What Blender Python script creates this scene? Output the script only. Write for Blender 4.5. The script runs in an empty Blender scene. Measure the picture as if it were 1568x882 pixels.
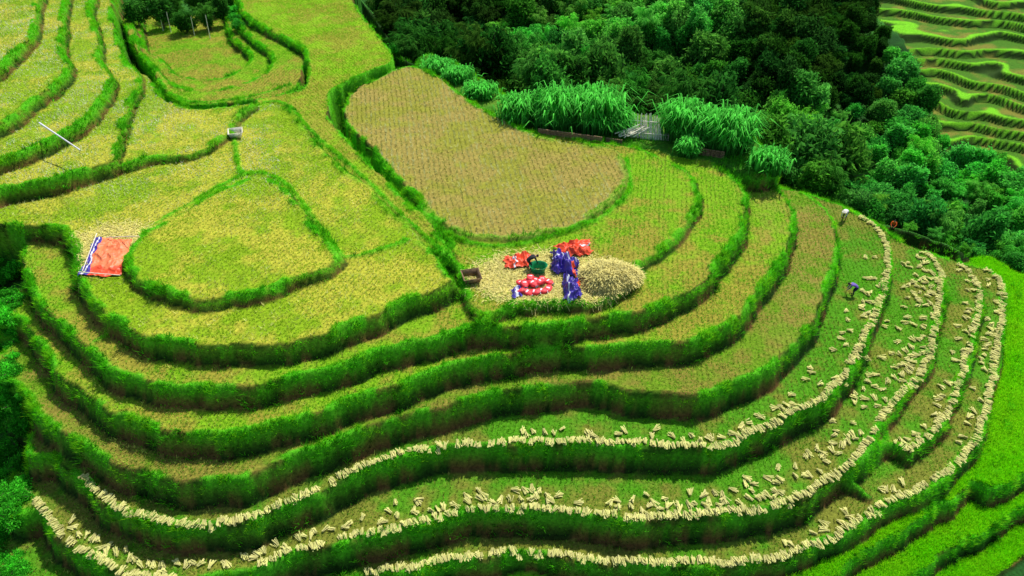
import bpy, math, random
import numpy as np
from mathutils import Vector, Matrix
random.seed(5); rng=np.random.default_rng(7)
scene=bpy.context.scene
CH=30.0; PT=math.radians(38); FP=1120.0
cp,sp=math.cos(PT),math.sin(PT)
cam=bpy.data.cameras.new("camera"); co=bpy.data.objects.new("camera",cam); scene.collection.objects.link(co)
co.location=(0,0,CH); co.rotation_euler=(math.pi/2-PT,0,0); cam.sensor_width=36; cam.lens=36*FP/1568; cam.clip_end=2000; cam.clip_start=.5
scene.camera=co
def ray(u,v):
    a=(np.asarray(u,float)-784)/FP; b=(np.asarray(v,float)-441)/FP
    return a, cp-b*sp, -sp-b*cp
def P(u,v,z):
    a,b,c=ray(u,v); t=(CH-z)/(-c); return a*t,b*t
def proj(x,y,z):
    dz=z-CH; d=y*cp-dz*sp; up=y*sp+dz*cp
    d=np.maximum(d,.01); return 784+FP*x/d, 441-FP*up/d, d
# ---------------------------------------------------------------- noise
def vnoise(x,y,s,seed):
    r=np.random.default_rng(seed).random((256,256)); x=x/s+1000; y=y/s+1000
    i=np.floor(x).astype(int); j=np.floor(y).astype(int); fx=x-i; fy=y-j
    fx=fx*fx*(3-2*fx); fy=fy*fy*(3-2*fy); i&=255; j&=255; i1=(i+1)&255; j1=(j+1)&255
    return (r[i,j]*(1-fx)+r[i1,j]*fx)*(1-fy)+(r[i,j1]*(1-fx)+r[i1,j1]*fx)*fy
def fbm(x,y,s,seed):
    return .5*vnoise(x,y,s,seed)+.3*vnoise(x,y,s*.47,seed+1)+.2*vnoise(x,y,s*.21,seed+2)
def smooth(a,b,x):
    t=np.clip((x-a)/(b-a),0,1); return t*t*(3-2*t)
# ---------------------------------------------------------------- grid
DX=.14
xs=np.concatenate([np.arange(-140,-62,1.5),np.arange(-62,52,DX),np.arange(52,122,.36),np.arange(122,420,6)])
ys=np.concatenate([np.arange(-60,16,2.),np.arange(16,102,DX),np.arange(102,185,.42),np.arange(185,520,8)])
i0=int(np.searchsorted(xs,-62-1e-6)); i1=int(np.searchsorted(xs,52-1e-6)); j0=int(np.searchsorted(ys,16-1e-6)); j1=int(np.searchsorted(ys,102-1e-6))
X,Y=np.meshgrid(xs,ys,indexing='ij')
gx=[-60,-45,-25,-19,-12,-1.5,15,22,30,45,60,100,200]; gy=[190,150,112,98,80,69,65.5,63,57.5,52,47,30,0]
ex=[-20,0,15,30,45,60,400]; ez=[.0,-.5,-1.2,-5,-9,-12,-14]
S=Y-np.interp(X,gx,gy); ZE=np.interp(X,ex,ez)
n1=fbm(X,Y,26,3); n2=fbm(X,Y,9,8)
back=ZE-.52*np.maximum(S,0)+(n1-.5)*5*smooth(0,15,S)
W=.5*X+.87*Y
far=-28+.27*(W-132)+(n1-.5)*9+(fbm(X,Y,45,31)-.5)*12
ST_=1.3
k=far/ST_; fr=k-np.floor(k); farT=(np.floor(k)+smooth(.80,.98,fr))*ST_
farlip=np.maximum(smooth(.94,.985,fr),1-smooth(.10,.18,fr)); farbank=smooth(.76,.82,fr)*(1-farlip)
front=-12.5+9.5*smooth(22,50,Y)*smooth(12,30,-X)-.25*np.maximum(-X-30,0)*smooth(30,50,60-Y)
Z=np.where(S>0,np.maximum(back,far),front); isfar=(S>0)&(far>back)
Z=Z+(n2-.5)*.8
def sampler(A):
    def f(x,y):
        x=np.clip(x,xs[0],xs[-2]); y=np.clip(y,ys[0],ys[-2])
        i=np.clip(np.searchsorted(xs,x,side='right')-1,0,len(xs)-2); j=np.clip(np.searchsorted(ys,y,side='right')-1,0,len(ys)-2)
        fx=(x-xs[i])/(xs[i+1]-xs[i]); fy=(y-ys[j])/(ys[j+1]-ys[j])
        return (A[i,j]*(1-fx)+A[i+1,j]*fx)*(1-fy)+(A[i,j+1]*(1-fx)+A[i+1,j+1]*fx)*fy
    return f
def hit(u,v,f,t0=25,t1=330,n=2600):
    u=np.atleast_1d(np.asarray(u,float)); v=np.atleast_1d(np.asarray(v,float))
    a,b,c=ray(u,v); T=np.full(u.shape,t1,float); done=np.zeros(u.shape,bool)
    for t in np.linspace(t0,t1,n):
        below=(CH+c*t)<=f(a*t,b*t); new=below&~done; T[new]=t; done|=new
        if done.all(): break
    return a*T,b*T,CH+c*T
def inpoly(px,py,poly):
    ins=np.zeros(np.shape(px),bool); n=len(poly)
    for q in range(n):
        x1,y1=poly[q]; x2,y2=poly[(q+1)%n]
        c=((y1>py)!=(y2>py))
        with np.errstate(divide='ignore',invalid='ignore'):
            ins=ins^(c&(px<(x2-x1)*(py-y1)/((y2-y1) if y2!=y1 else 1e-9)+x1))
    return ins
u_,v_,d_=proj(X,Y,Z)
fm=inpoly(u_,v_,[(1325,-60),(1335,20),(1385,60),(1420,150),(1455,240),(1568,270),(1800,260),(1800,-200),(1325,-200)])&isfar&(Y>60)
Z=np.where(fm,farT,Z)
# ---------------------------------------------------------------- terraces
BE=[(1568,418),(1510,410),(1468,400),(1425,385),(1385,372),(1350,345),(1320,328),(1285,312),(1245,298),(1190,284),(1130,262),(1085,247),(1040,240),(960,222)]
CL=[(800,300),(500,300),(250,330)]
def close(pts):
    lx=pts[-1][0]; return pts+[p for p in BE if p[0]<lx-8]+CL
L={}
L['L2']=[(-40,372),(0,364),(28,374),(28,400),(40,440),(65,478),(100,508),(135,545),(170,572),(230,590),(300,598),(380,595),(460,580),(540,557),(620,532),(700,513),(735,503),(800,505),(870,497),(950,486),(1020,468),(1070,440),(1110,400),(1140,350),(1148,310),(1135,280),(1110,260),(1085,247)]
L['L3']=[(-20,470),(25,495),(55,525),(72,560),(100,590),(150,625),(200,648),(260,665),(320,669),(400,659),(480,638),(560,610),(640,583),(720,557),(800,543),(900,535),(1000,530),(1060,525),(1110,505),(1160,460),(1200,400),(1220,350),(1215,315),(1190,286)]
L['L4']=[(-20,560),(15,590),(50,635),(110,680),(170,712),(240,738),(300,742),(370,735),(450,705),(530,672),(620,642),(720,616),(820,598),(900,590),(960,600),(1040,609),(1100,602),(1160,577),(1210,543),(1250,492),(1275,430),(1288,375),(1278,335),(1245,300)]
L['L5']=[(40,670),(80,705),(110,735),(150,772),(200,797),(280,812),(370,806),(430,786),(500,755),(570,721),(640,699),(740,686),(850,686),(960,689),(1070,693),(1110,690),(1165,665),(1220,640),(1270,615),(1310,570),(1340,500),(1362,440),(1370,395),(1355,355),(1320,330)]
L['L6']=[(20,760),(55,790),(80,830),(130,862),(200,890),(290,896),(380,880),(450,858),(520,838),(600,822),(680,800),(760,787),(850,791),(960,804),(1050,801),(1130,791),(1200,781),(1270,745),(1325,705),(1355,660),(1375,625),(1415,580),(1435,530),(1447,470),(1447,415),(1425,387)]
L['L6b']=[(1250,720),(1300,722),(1345,695),(1370,688),(1400,697),(1440,662),(1470,610),(1490,550),(1507,480),(1500,430),(1470,402)]
L['L7']=[(-60,930),(200,960),(450,925),(560,892),(640,880),(700,866),(780,855),(860,861),(950,873),(1060,873),(1150,870),(1230,850),(1290,826),(1350,790),(1420,757),(1480,712),(1512,650),(1530,580),(1542,490),(1540,440),(1515,412)]
terr=[
 ('L10',-13.0,[(300,1100),(1200,1020),(1400,965),(1490,915),(1568,855),(1720,760)]+[(1720,430),(1568,418),(1200,700)],5),
 ('L9',-11.7,[(300,1050),(1200,975),(1330,925),(1400,884),(1450,852),(1510,817),(1568,786),(1720,700)]+[(1720,430),(1568,418),(1200,700)],5),
 ('L8',-10.3,[(0,1000),(700,930),(1100,932),(1250,905),(1330,850),(1400,808),(1455,775),(1490,745),(1510,752),(1535,752),(1568,730),(1700,640),(1720,430)]+[(1568,418),(1480,402),(1300,600),(900,600)],5),
 ('L7',-9.0,close(L['L7']),4),('L6b',-8.1,close(L['L6b']),4),('L6',-7.2,close(L['L6']),4),('L5',-5.4,close(L['L5']),4),
 ('L4',-3.6,close(L['L4']),7),('L3',-2.0,close(L['L3']),3),('L2',-.6,close(L['L2']),3),
 ('ledge',-.5,[(640,90),(700,95),(760,135),(830,158),(960,170),(1060,185),(1150,208),(1195,250),(1175,270),(1130,262),(1085,246),(1040,240),(960,228),(700,250),(640,200)],8),
 ('TC',.5,[(365,-40),(365,10),(380,35),(425,60),(455,80),(468,105),(460,135),(400,150),(385,160),(430,250),(560,330),(690,400),(690,375),(665,345),(630,310),(590,270),(550,225),(515,190),(508,160),(515,140),(560,115),(607,92),(575,45),(545,0),(530,-40)],6),
 ('T0',0,[(690,385),(700,425),(720,470),(737,492),(780,474),(830,467),(900,467),(955,446),(978,410),(1015,385),(1052,350),(1072,312),(1067,280),(1045,255),(1000,235),(960,222),(800,205),(700,250),(640,312),(670,350)],3),
 ('F4',.25,[(522,165),(545,135),(612,103),(650,105),(700,138),(760,176),(830,208),(935,228),(957,250),(957,285),(937,310),(902,335),(860,353),(800,365),(740,367),(702,358),(670,340),(640,310),(600,270),(560,225),(527,190)],2),
 ('L1',.75,[(-80,352),(0,347),(50,347),(90,353),(108,372),(112,410),(125,445),(150,475),(185,503),(230,520),(290,529),(350,533),(430,530),(480,520),(520,507),(570,488),(620,466),(670,446),(695,432),(688,412),(665,388),(640,358),(610,330),(570,290),(540,265),(490,225),(465,190),(440,165),(410,158),(385,165),(360,185),(200,200),(-80,230)],1),
 ('F1',1.5,[(190,400),(200,375),(240,345),(300,310),(350,283),(390,270),(420,275),(445,295),(480,340),(510,375),(525,392),(500,410),(450,430),(400,447),(340,458),(290,458),(240,445),(205,428)],1),
 ('G1',1.3,[(150,242),(240,242),(290,236),(340,214),(362,182),(390,158),(300,165),(255,150),(235,120),(200,98),(170,50),(100,60)],1),
 ('R1',-.3,[(190,-40),(195,60),(235,115),(258,150),(300,164),(385,156),(440,148),(464,125),(466,92),(430,65),(380,40),(362,0),(355,-40)],3),
 ('R2',-1.1,[(210,-40),(212,70),(238,105),(265,135),(310,150),(370,140),(410,118),(415,92),(385,70),(365,40),(340,-40)],3),
 ('R3',-1.9,[(225,-40),(225,70),(255,105),(285,128),(340,130),(378,110),(380,88),(350,60),(320,-40)],3),
 ('Tc',2.0,[(160,-60),(175,20),(188,80),(215,115),(203,160),(187,200),(180,238),(150,255),(80,275),(0,291),(-90,305),(-90,-60)],1),
 ('Tb',3.0,[(130,-60),(140,20),(155,60),(152,85),(172,115),(160,150),(130,185),(80,215),(0,246),(-90,265),(-90,-60)],1),
 ('Ta',4.0,[(85,-60),(100,30),(95,70),(110,100),(85,130),(50,155),(0,190),(-90,215),(-90,-60)],1),
 ('T9',5.0,[(62,-60),(58,20),(45,60),(12,92),(-40,130),(-90,140),(-90,-60)],1),
]
def crom(pts,n=6,closed=True):
    p=np.array(pts,float); m=len(p); out=[]
    rngi=range(m) if closed else range(m-1)
    for i in rngi:
        if closed: a,b,c,d=p[(i-1)%m],p[i],p[(i+1)%m],p[(i+2)%m]
        else: a,b,c,d=p[max(i-1,0)],p[i],p[i+1],p[min(i+2,m-1)]
        for s in range(n):
            t=s/n; out.append(.5*((2*b)+(-a+c)*t+(2*a-5*b+4*c-d)*t*t+(-a+3*b-3*c+d)*t**3))
    if not closed: out.append(p[-1])
    return np.array(out)
fxs=xs[i0:i1]; fys=ys[j0:j1]
Zf=Z[i0:i1,j0:j1].copy(); Zorig=Zf.copy(); TY=np.zeros(Zf.shape,int)
for idx,(nm,z,pts,ty) in enumerate(terr):
    q=crom(pts,10); px,py=P(q[:,0],q[:,1],z); ar=np.arange(len(px))
    w=np.sin(ar*.9+idx)*.05+np.sin(ar*.37+idx*2)*.10+rng.normal(0,.04,len(px)); px=px+w; py=py+w[::-1]
    x2=np.roll(px,-1); y2=np.roll(py,-1)
    for j,yy in enumerate(fys):
        c=((py>yy)!=(y2>yy))
        if not c.any(): continue
        xc=np.sort(px[c]+(yy-py[c])*(x2[c]-px[c])/(y2[c]-py[c]))
        for a,b in zip(xc[0::2],xc[1::2]):
            ia=max(0,int(math.ceil((a-fxs[0])/DX))); ib=min(len(fxs),int(math.floor((b-fxs[0])/DX))+1)
            if ib>ia: Zf[ia:ib,j]=z; TY[ia:ib,j]=ty
def filt(A,r,fn):
    B=A.copy()
    for s in range(1,r+1):
        B=fn(B,np.roll(A,s,0)); B=fn(B,np.roll(A,-s,0))
    C=B.copy()
    for s in range(1,r+1):
        C=fn(C,np.roll(B,s,1)); C=fn(C,np.roll(B,-s,1))
    return C
def blur(A,r):
    for ax in (0,1):
        B=A.copy()
        for s in range(1,r+1): B=B+np.roll(A,s,ax)+np.roll(A,-s,ax)
        A=B/(2*r+1)
    return A
FX,FY=np.meshgrid(fxs,fys,indexing='ij')
d3=Zf-filt(Zf,3,np.minimum); d1=Zf-filt(Zf,1,np.minimum)
drop=np.where(vnoise(FX,FY,1.4,64)>.38,d3,d1)   # rim width varies along its length
lip=((drop>.2)&(TY>0)).astype(float)
big=smooth(.2,.8,drop)
Z0=Zf.copy()
Zf=Zf+lip*.12
bunds=[(.75,[(358,205),(362,235),(368,262),(385,268)]),(.75,[(525,395),(560,390),(600,377),(625,368)]),(.25,[(512,150),(545,125),(612,100),(655,103),(705,138),(770,178),(935,226)]),
 (.25,[(960,240),(965,285),(940,315),(900,340),(800,370),(740,372),(700,362),(665,340),(600,275),(555,225),(520,190),(512,150)]),(.75,[(110,360),(113,410),(150,472)]),
 (.75,[(525,395),(480,335),(445,290),(420,272),(390,266),(350,280),(240,342)]),
 (-7.2,[(1300,720),(1345,690),(1362,655)]),(-10.3,[(1515,740),(1548,620),(1560,480),(1550,430)]),
 (-.6,[(145,525),(165,515)]),(.5,[(405,157),(440,162),(480,205),(560,275),(630,345),(690,395)]),(-.3,[(250,140),(300,158),(380,150),(445,130)])]
bm=np.zeros(Zf.shape)
for z,pl in bunds:
    q=crom(pl,6,False); bx,by=P(q[:,0],q[:,1],z); D=np.full(Zf.shape,9.)
    m=(FX>bx.min()-1)&(FX<bx.max()+1)&(FY>by.min()-1)&(FY<by.max()+1); ii=np.where(m); gxx=FX[ii]; gyy=FY[ii]; dd=np.full(gxx.shape,9.)
    for a in range(len(bx)-1):
        vx,vy=bx[a+1]-bx[a],by[a+1]-by[a]; l=vx*vx+vy*vy+1e-9
        t=np.clip(((gxx-bx[a])*vx+(gyy-by[a])*vy)/l,0,1)
        dd=np.minimum(dd,np.hypot(gxx-bx[a]-t*vx,gyy-by[a]-t*vy))
    dd=dd+(vnoise(gxx,gyy,.7,61)-.5)*.16
    D[ii]=dd; bm=np.maximum(bm,np.exp(-(D/.2)**2))
Zs=blur(blur(Zf,1),1)
rough=(vnoise(FX,FY,.6,71)-.5)
GX,GY=np.gradient(Zs,DX); slope=np.hypot(GX,GY)
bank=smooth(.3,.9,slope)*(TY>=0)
Zs=Zs+bm*.15+rough*.26*bank+(vnoise(FX,FY,1.6,72)-.5)*.08+(vnoise(FX,FY,.4,73)-.5)*.06
lipS=np.clip(blur(lip,1)*1.2,0,1)*(.4+.6*big); lipS=np.maximum(lipS,bm*.9)
bd=np.zeros(Zf.shape,bool); bd[:8]=1; bd[-8:]=1; bd[:,:8]=1; bd[:,-8:]=1
Zs=np.where(bd,Zorig,Zs); bank=np.where(bd,0,bank); lipS=np.where(bd,0,lipS); GX=np.where(bd,0,GX); GY=np.where(bd,0,GY)
Z[i0:i1,j0:j1]=Zs
zf=sampler(Z)
# ---------------------------------------------------------------- colours
C=np.zeros(X.shape+(3,)); 
def mix(a,b,t): return a*(1-t[...,None])+b*t[...,None]
wildA=np.array([.015,.07,.012]); wildB=np.array([.04,.18,.018])
C[:]=mix(wildA+0*C,wildB+0*C,smooth(.35,.65,n2))
nf=fbm(X,Y,3,88)
fl=mix(np.array([.06,.17,.012])+0*C,np.array([.19,.19,.03])+0*C,smooth(.42,.58,.5*n1+.5*nf))
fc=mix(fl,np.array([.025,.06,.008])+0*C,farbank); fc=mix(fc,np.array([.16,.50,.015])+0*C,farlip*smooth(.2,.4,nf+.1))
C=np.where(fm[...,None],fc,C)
types={1:((.38,.38,.035),(.20,.33,.010)),2:((.30,.24,.055),(.25,.25,.03)),3:((.17,.34,.010),(.27,.25,.03)),4:((.07,.24,.008),(.17,.19,.025)),5:((.09,.36,.005),(.13,.44,.008)),6:((.20,.38,.010),(.25,.27,.025)),7:((.13,.24,.012),(.21,.19,.03)),8:((.05,.18,.012),(.10,.22,.018))}
Cf=C[i0:i1,j0:j1].copy()
na=fbm(FX,FY,5,41); nb=fbm(FX,FY,1.1,45)
mm=smooth(.40,.60,.55*na+.45*nb)
for t,(a,b) in types.items():
    m=TY==t
    if not m.any(): continue
    Cf[m]=mix(np.array(a)+0*Cf[m],np.array(b)+0*Cf[m],mm[m])
dry=smooth(16,22,FX)*((TY==3)|(TY==7)); Cf=mix(Cf,np.array([.27,.22,.05])+0*Cf,dry*.4*smooth(.3,.6,nb))
tx,ty_=P(845,425,0); straw=np.exp(-(((FX-tx)/5.6)**2+((FY-ty_)/3.0)**2)**1.5)*((TY==3)&(Z0>-.3))
straw=np.clip(straw*1.3-(.5*na),0,1)
tx2,ty2=P(165,380,.75); s2=np.exp(-(((FX-tx2)/3.4)**2+((FY-ty2)/3.2)**2)**1.5)*(Z0>.7)*(Z0<.8); straw=np.maximum(straw,np.clip(s2-.3*na,0,1))
Cf=mix(Cf,np.array([.55,.48,.12])+0*Cf,smooth(.1,.6,straw))
bc=mix(np.array([.014,.038,.005])+0*Cf,np.array([.11,.06,.018])+0*Cf,smooth(.42,.6,nb)*(TY>0))  # riser shadow put into the dark green; brown patches are earth
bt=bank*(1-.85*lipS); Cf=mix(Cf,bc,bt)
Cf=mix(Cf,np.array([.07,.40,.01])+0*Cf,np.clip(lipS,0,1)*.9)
C[i0:i1,j0:j1]=Cf
nx,ny=X.shape
V=np.stack([X,Y,Z],-1).reshape(-1,3)
I=np.arange(nx*ny).reshape(nx,ny); Q=np.stack([I[:-1,:-1],I[1:,:-1],I[1:,1:],I[:-1,1:]],-1).reshape(-1,4)
def mk(name,V,Fc,mats,col=None,parent=None,smoothf=False,mi=None,link=True):
    me=bpy.data.meshes.new(name); V=np.asarray(V,np.float32); Fc=np.asarray(Fc,np.int32); n=Fc.shape[1]
    me.vertices.add(len(V)); me.vertices.foreach_set('co',V.ravel()); me.loops.add(Fc.size); me.loops.foreach_set('vertex_index',Fc.ravel())
    me.polygons.add(len(Fc)); me.polygons.foreach_set('loop_start',np.arange(0,Fc.size,n,dtype=np.int32)); me.polygons.foreach_set('loop_total',np.full(len(Fc),n,np.int32))
    if smoothf: me.polygons.foreach_set('use_smooth',np.ones(len(Fc),bool))
    me.update(calc_edges=True)
    if col is not None:
        a=me.color_attributes.new('Col','FLOAT_COLOR','POINT'); c=np.ones((len(V),4),np.float32); c[:,:3]=col; a.data.foreach_set('color',c.ravel())
    for m in (mats if isinstance(mats,list) else [mats]): me.materials.append(m)
    if mi is not None: me.polygons.foreach_set('material_index',np.asarray(mi,np.int32))
    if not link: return me
    o=bpy.data.objects.new(name,me); scene.collection.objects.link(o)
    if parent: o.parent=parent
    return o
# ---------------------------------------------------------------- materials
def newmat(n):
    m=bpy.data.materials.new(n); m.use_nodes=True; nt=m.node_tree; nt.nodes.clear(); return m,nt,nt.nodes,nt.links
def ground_mat():
    m,nt,N,K=newmat('terrace_ground'); out=N.new('ShaderNodeOutputMaterial'); b=N.new('ShaderNodeBsdfPrincipled'); b.inputs['Roughness'].default_value=.95; b.inputs['Specular IOR Level'].default_value=.1
    at=N.new('ShaderNodeAttribute'); at.attribute_name='Col'; tc=N.new('ShaderNodeNewGeometry')
    n=N.new('ShaderNodeTexNoise'); n.inputs['Scale'].default_value=5; n.inputs['Detail'].default_value=6; n.inputs['Roughness'].default_value=.75; K.new(tc.outputs['Position'],n.inputs['Vector'])
    r=N.new('ShaderNodeMapRange'); r.inputs[1].default_value=.3; r.inputs[2].default_value=.7; r.inputs[3].default_value=.4; r.inputs[4].default_value=1.6; K.new(n.outputs['Fac'],r.inputs[0])
    mx=N.new('ShaderNodeVectorMath'); mx.operation='SCALE'; K.new(at.outputs['Color'],mx.inputs[0]); K.new(r.outputs[0],mx.inputs['Scale']); K.new(mx.outputs[0],b.inputs['Base Color'])
    bp=N.new('ShaderNodeBump'); bp.inputs['Strength'].default_value=.7; bp.inputs['Distance'].default_value=.08; K.new(n.outputs['Fac'],bp.inputs['Height']); K.new(bp.outputs[0],b.inputs['Normal']); K.new(b.outputs[0],out.inputs[0]); return m
def leaf_mat(name,tr=.45,rand=False):
    m,nt,N,K=newmat(name); out=N.new('ShaderNodeOutputMaterial'); d=N.new('ShaderNodeBsdfDiffuse'); t=N.new('ShaderNodeBsdfTranslucent'); x=N.new('ShaderNodeMixShader'); x.inputs[0].default_value=tr
    at=N.new('ShaderNodeAttribute'); at.attribute_name='Col'; src=at.outputs['Color']
    if rand:
        oi=N.new('ShaderNodeObjectInfo'); mu=N.new('ShaderNodeMix'); mu.data_type='RGBA'; mu.blend_type='MULTIPLY'; mu.inputs[0].default_value=1; K.new(src,mu.inputs[6]); K.new(oi.outputs['Color'],mu.inputs[7]); src=mu.outputs[2]
    K.new(src,d.inputs[0]); K.new(src,t.inputs[0]); K.new(d.outputs[0],x.inputs[1]); K.new(t.outputs[0],x.inputs[2]); K.new(x.outputs[0],out.inputs[0]); return m
def plain(name,c,rough=.7,var=.25,scale=8,spec=.3):
    m,nt,N,K=newmat(name); out=N.new('ShaderNodeOutputMaterial'); b=N.new('ShaderNodeBsdfPrincipled'); b.inputs['Roughness'].default_value=rough; b.inputs['Specular IOR Level'].default_value=spec
    tc=N.new('ShaderNodeTexCoord'); n=N.new('ShaderNodeTexNoise'); n.inputs['Scale'].default_value=scale; n.inputs['Detail'].default_value=5; K.new(tc.outputs['Object'],n.inputs['Vector'])
    cr=N.new('ShaderNodeValToRGB'); cr.color_ramp.elements[0].position=.3; cr.color_ramp.elements[1].position=.7
    cr.color_ramp.elements[0].color=[x*(1-var) for x in c]+[1]; cr.color_ramp.elements[1].color=[min(1,x*(1+var)) for x in c]+[1]
    K.new(n.outputs['Fac'],cr.inputs[0]); K.new(cr.outputs[0],b.inputs['Base Color']); K.new(b.outputs[0],out.inputs[0]); return m
GM=ground_mat(); GR=leaf_mat('grass_blades',.5); ST=leaf_mat('dry_straw',.25); LF=leaf_mat('tree_leaves',.45,rand=True)
BARK=plain('bark',(.12,.09,.06)); 
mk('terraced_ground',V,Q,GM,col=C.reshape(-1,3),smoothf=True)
# ---------------------------------------------------------------- blades
def blades(p,h,w,col,lean=.35,nb=1,dirv=None,off_=.03,tv=.0):
    if tv: 
        f=rng.uniform(1-tv,1+tv,len(p)); col=col*f[:,None]; h=h*(.6+.4*f)
    p=np.repeat(p,nb,0); n=len(p); h=np.repeat(h,nb)*rng.uniform(.6,1.25,n); col=np.repeat(col,nb,0)*rng.uniform(.65,1.35,(n,1))
    a=rng.uniform(0,2*np.pi,n); l=rng.uniform(0,2*np.pi,n); off=rng.normal(0,1,(n,2))*off_*(nb>1)
    b=p.copy(); b[:,0]+=off[:,0]; b[:,1]+=off[:,1]; b[:,2]-=.02
    wx=np.cos(a)*w*.5; wy=np.sin(a)*w*.5; la=rng.uniform(0,lean,n)*h
    v0=b.copy(); v0[:,0]-=wx; v0[:,1]-=wy; v1=b.copy(); v1[:,0]+=wx; v1[:,1]+=wy
    v2=b.copy(); v2[:,0]+=np.cos(l)*la; v2[:,1]+=np.sin(l)*la; v2[:,2]+=h
    if dirv is not None: v2+=np.repeat(dirv,nb,0)*(h*.5)[:,None]
    Vv=np.stack([v0,v1,v2],1).reshape(-1,3); T=np.arange(3*n).reshape(-1,3)
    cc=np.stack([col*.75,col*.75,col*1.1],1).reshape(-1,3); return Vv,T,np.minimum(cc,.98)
def vis(x,y,z,mu=60):
    u,v,d=proj(x,y,z); return (u>-mu)&(u<1568+mu)&(v>-mu)&(v<882+mu)
prob=np.clip(np.maximum(bank*.7,lipS),0,1); ci,cj=np.where((prob>.2)); 
cnt=rng.poisson(2.8*prob[ci,cj]); ci=np.repeat(ci,cnt); cj=np.repeat(cj,cnt)
px=fxs[ci]+rng.uniform(-.5,.5,len(ci))*DX; py=fys[cj]+rng.uniform(-.5,.5,len(ci))*DX; pz=zf(px,py)
m=vis(px,py,pz); ci,cj,px,py,pz=ci[m],cj[m],px[m],py[m],pz[m]
ls=lipS[ci,cj]; nn=vnoise(px,py,.6,99); nk=fbm(px,py,2.5,98)
keep=((ls>.35)&(rng.random(len(px))<.5+1.0*nn))|(rng.random(len(px))<.5*smooth(.38,.65,nk)+.04); ci,cj,px,py,pz,ls,nn,nk=[q_[keep] for q_ in (ci,cj,px,py,pz,ls,nn,nk)]
O3=np.zeros((len(px),3))
glow=1+.35*smooth(18,30,px)  # backlit glow of the right-hand rims, painted into the blade colour
col=mix(np.array([.018,.07,.006])+O3,np.array([.14,.74,.010])+O3,smooth(.18,.5,ls))  # face blades carry the riser shadow in their colour; rim blades bright green
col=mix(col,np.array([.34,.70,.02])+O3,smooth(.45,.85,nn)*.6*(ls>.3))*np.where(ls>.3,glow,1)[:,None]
hh=np.where(ls>.4,.19,.13)*(.3+1.6*nn**1.8); 
gv=np.stack([-GX[ci,cj],-GY[ci,cj],0*px],-1); gl=np.linalg.norm(gv,axis=1,keepdims=True)+1e-6; gv=gv/gl*np.minimum(gl,1)
a=blades(np.stack([px,py,pz],-1),hh,.036,col,.9,4,gv,.045,tv=.35)
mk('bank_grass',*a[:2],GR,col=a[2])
w_ok=(rng.random(len(px))<.022*(.3+5*(nk>.58))); a=blades(np.stack([px,py,pz],-1)[w_ok],rng.uniform(.2,.55,w_ok.sum()),.05,np.array([.11,.56,.014])*rng.uniform(.4,1.4,(w_ok.sum(),1)),.9,9,gv[w_ok],.09); mk('bank_weeds',*a[:2],GR,col=a[2])
print('bank tufts',len(px))
def rowpts(ang,sr,si):
    c,s=math.cos(ang),math.sin(ang); R=120
    a=np.arange(-R,R,sr); b=np.arange(-R,R,si); A,B=np.meshgrid(a,b); A=A.ravel(); B=B.ravel(); A0=A.copy();B0=B.copy()
    A=A+rng.normal(0,.025,A.shape)+.25*np.sin(B*.12)+.4*np.sin(B*.05+A*.1); B=B+rng.normal(0,.05,B.shape); return c*A-s*B,s*A+c*B+60,A0,B0
def lookup(x,y):
    i=np.clip(((x-fxs[0])/DX).round().astype(int),0,len(fxs)-1); j=np.clip(((y-fys[0])/DX).round().astype(int),0,len(fys)-1); return i,j
PX,PY,PC,PH=[],[],[],[]
for ang,tys,sr,si in ((.2,(2,),.42,.2),(-.5,(1,),.34,.21),(.6,(6,),.34,.22),(-.15,(3,7,4),.34,.21)):
    x,y,A0,B0=rowpts(ang,sr,si); ok=(x>fxs[0])&(x<fxs[-1])&(y>fys[0])&(y<fys[-1]); x,y,A0,B0=x[ok],y[ok],A0[ok],B0[ok]; i,j=lookup(x,y)
    ok=np.isin(TY[i,j],tys)&(bank[i,j]<.25)&(lipS[i,j]<.25); x,y,i,j,A0,B0=x[ok],y[ok],i[ok],j[ok],A0[ok],B0[ok]; z=zf(x,y); ok=vis(x,y,z); x,y,i,j,A0,B0=x[ok],y[ok],i[ok],j[ok],A0[ok],B0[ok]
    strk=vnoise(A0,B0*.07,.55,91)
    nz=fbm(x,y,7,55); nz2=fbm(x,y,2,59); t=smooth(.38,.62,nz*.35+.2*nz2+.2*rng.random(len(x))+.25*strk)
    if tys==(2,): ca,cb=(.34,.38,.05),(.97,.95,.42); t=np.clip(t*1.0+.5*smooth(66,48,y)-.2,0,1)
    elif tys==(1,): ca,cb=(.34,.54,.018),(.88,.86,.24)
    elif tys==(6,): ca,cb=(.27,.60,.010),(.58,.60,.07)
    else: ca,cb=(.22,.60,.010),(.62,.62,.12)
    O3=np.zeros((len(x),3)); c=mix(np.array(ca)+O3,np.array(cb)+O3,t)
    if tys==(1,):
        u,v,_=proj(x,y,zf(x,y)); pf=smooth(370,230,v)*(u<430)*(.2+.8*smooth(.4,.56,fbm(x,y,3,77))); c=mix(c,np.array([.96,.94,.60])+O3,pf*.9)
    low=TY[i,j]==4; c[low]=c[low]*.75
    gone=rng.random(len(x))<.15
    PX.append(x[~gone]);PY.append(y[~gone]);PC.append(c[~gone]);PH.append(((.11+.10*t)*(1.25 if tys==(2,) else 1))[~gone])
x=np.concatenate(PX);y=np.concatenate(PY);c=np.concatenate(PC);h=np.concatenate(PH)
print('stubble',len(x))
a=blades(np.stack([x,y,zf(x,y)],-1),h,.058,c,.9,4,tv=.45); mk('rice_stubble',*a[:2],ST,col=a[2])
n=400000; x=rng.uniform(fxs[0],fxs[-1],n); y=rng.uniform(fys[0],fys[-1],n); i,j=lookup(x,y); z=zf(x,y)
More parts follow.
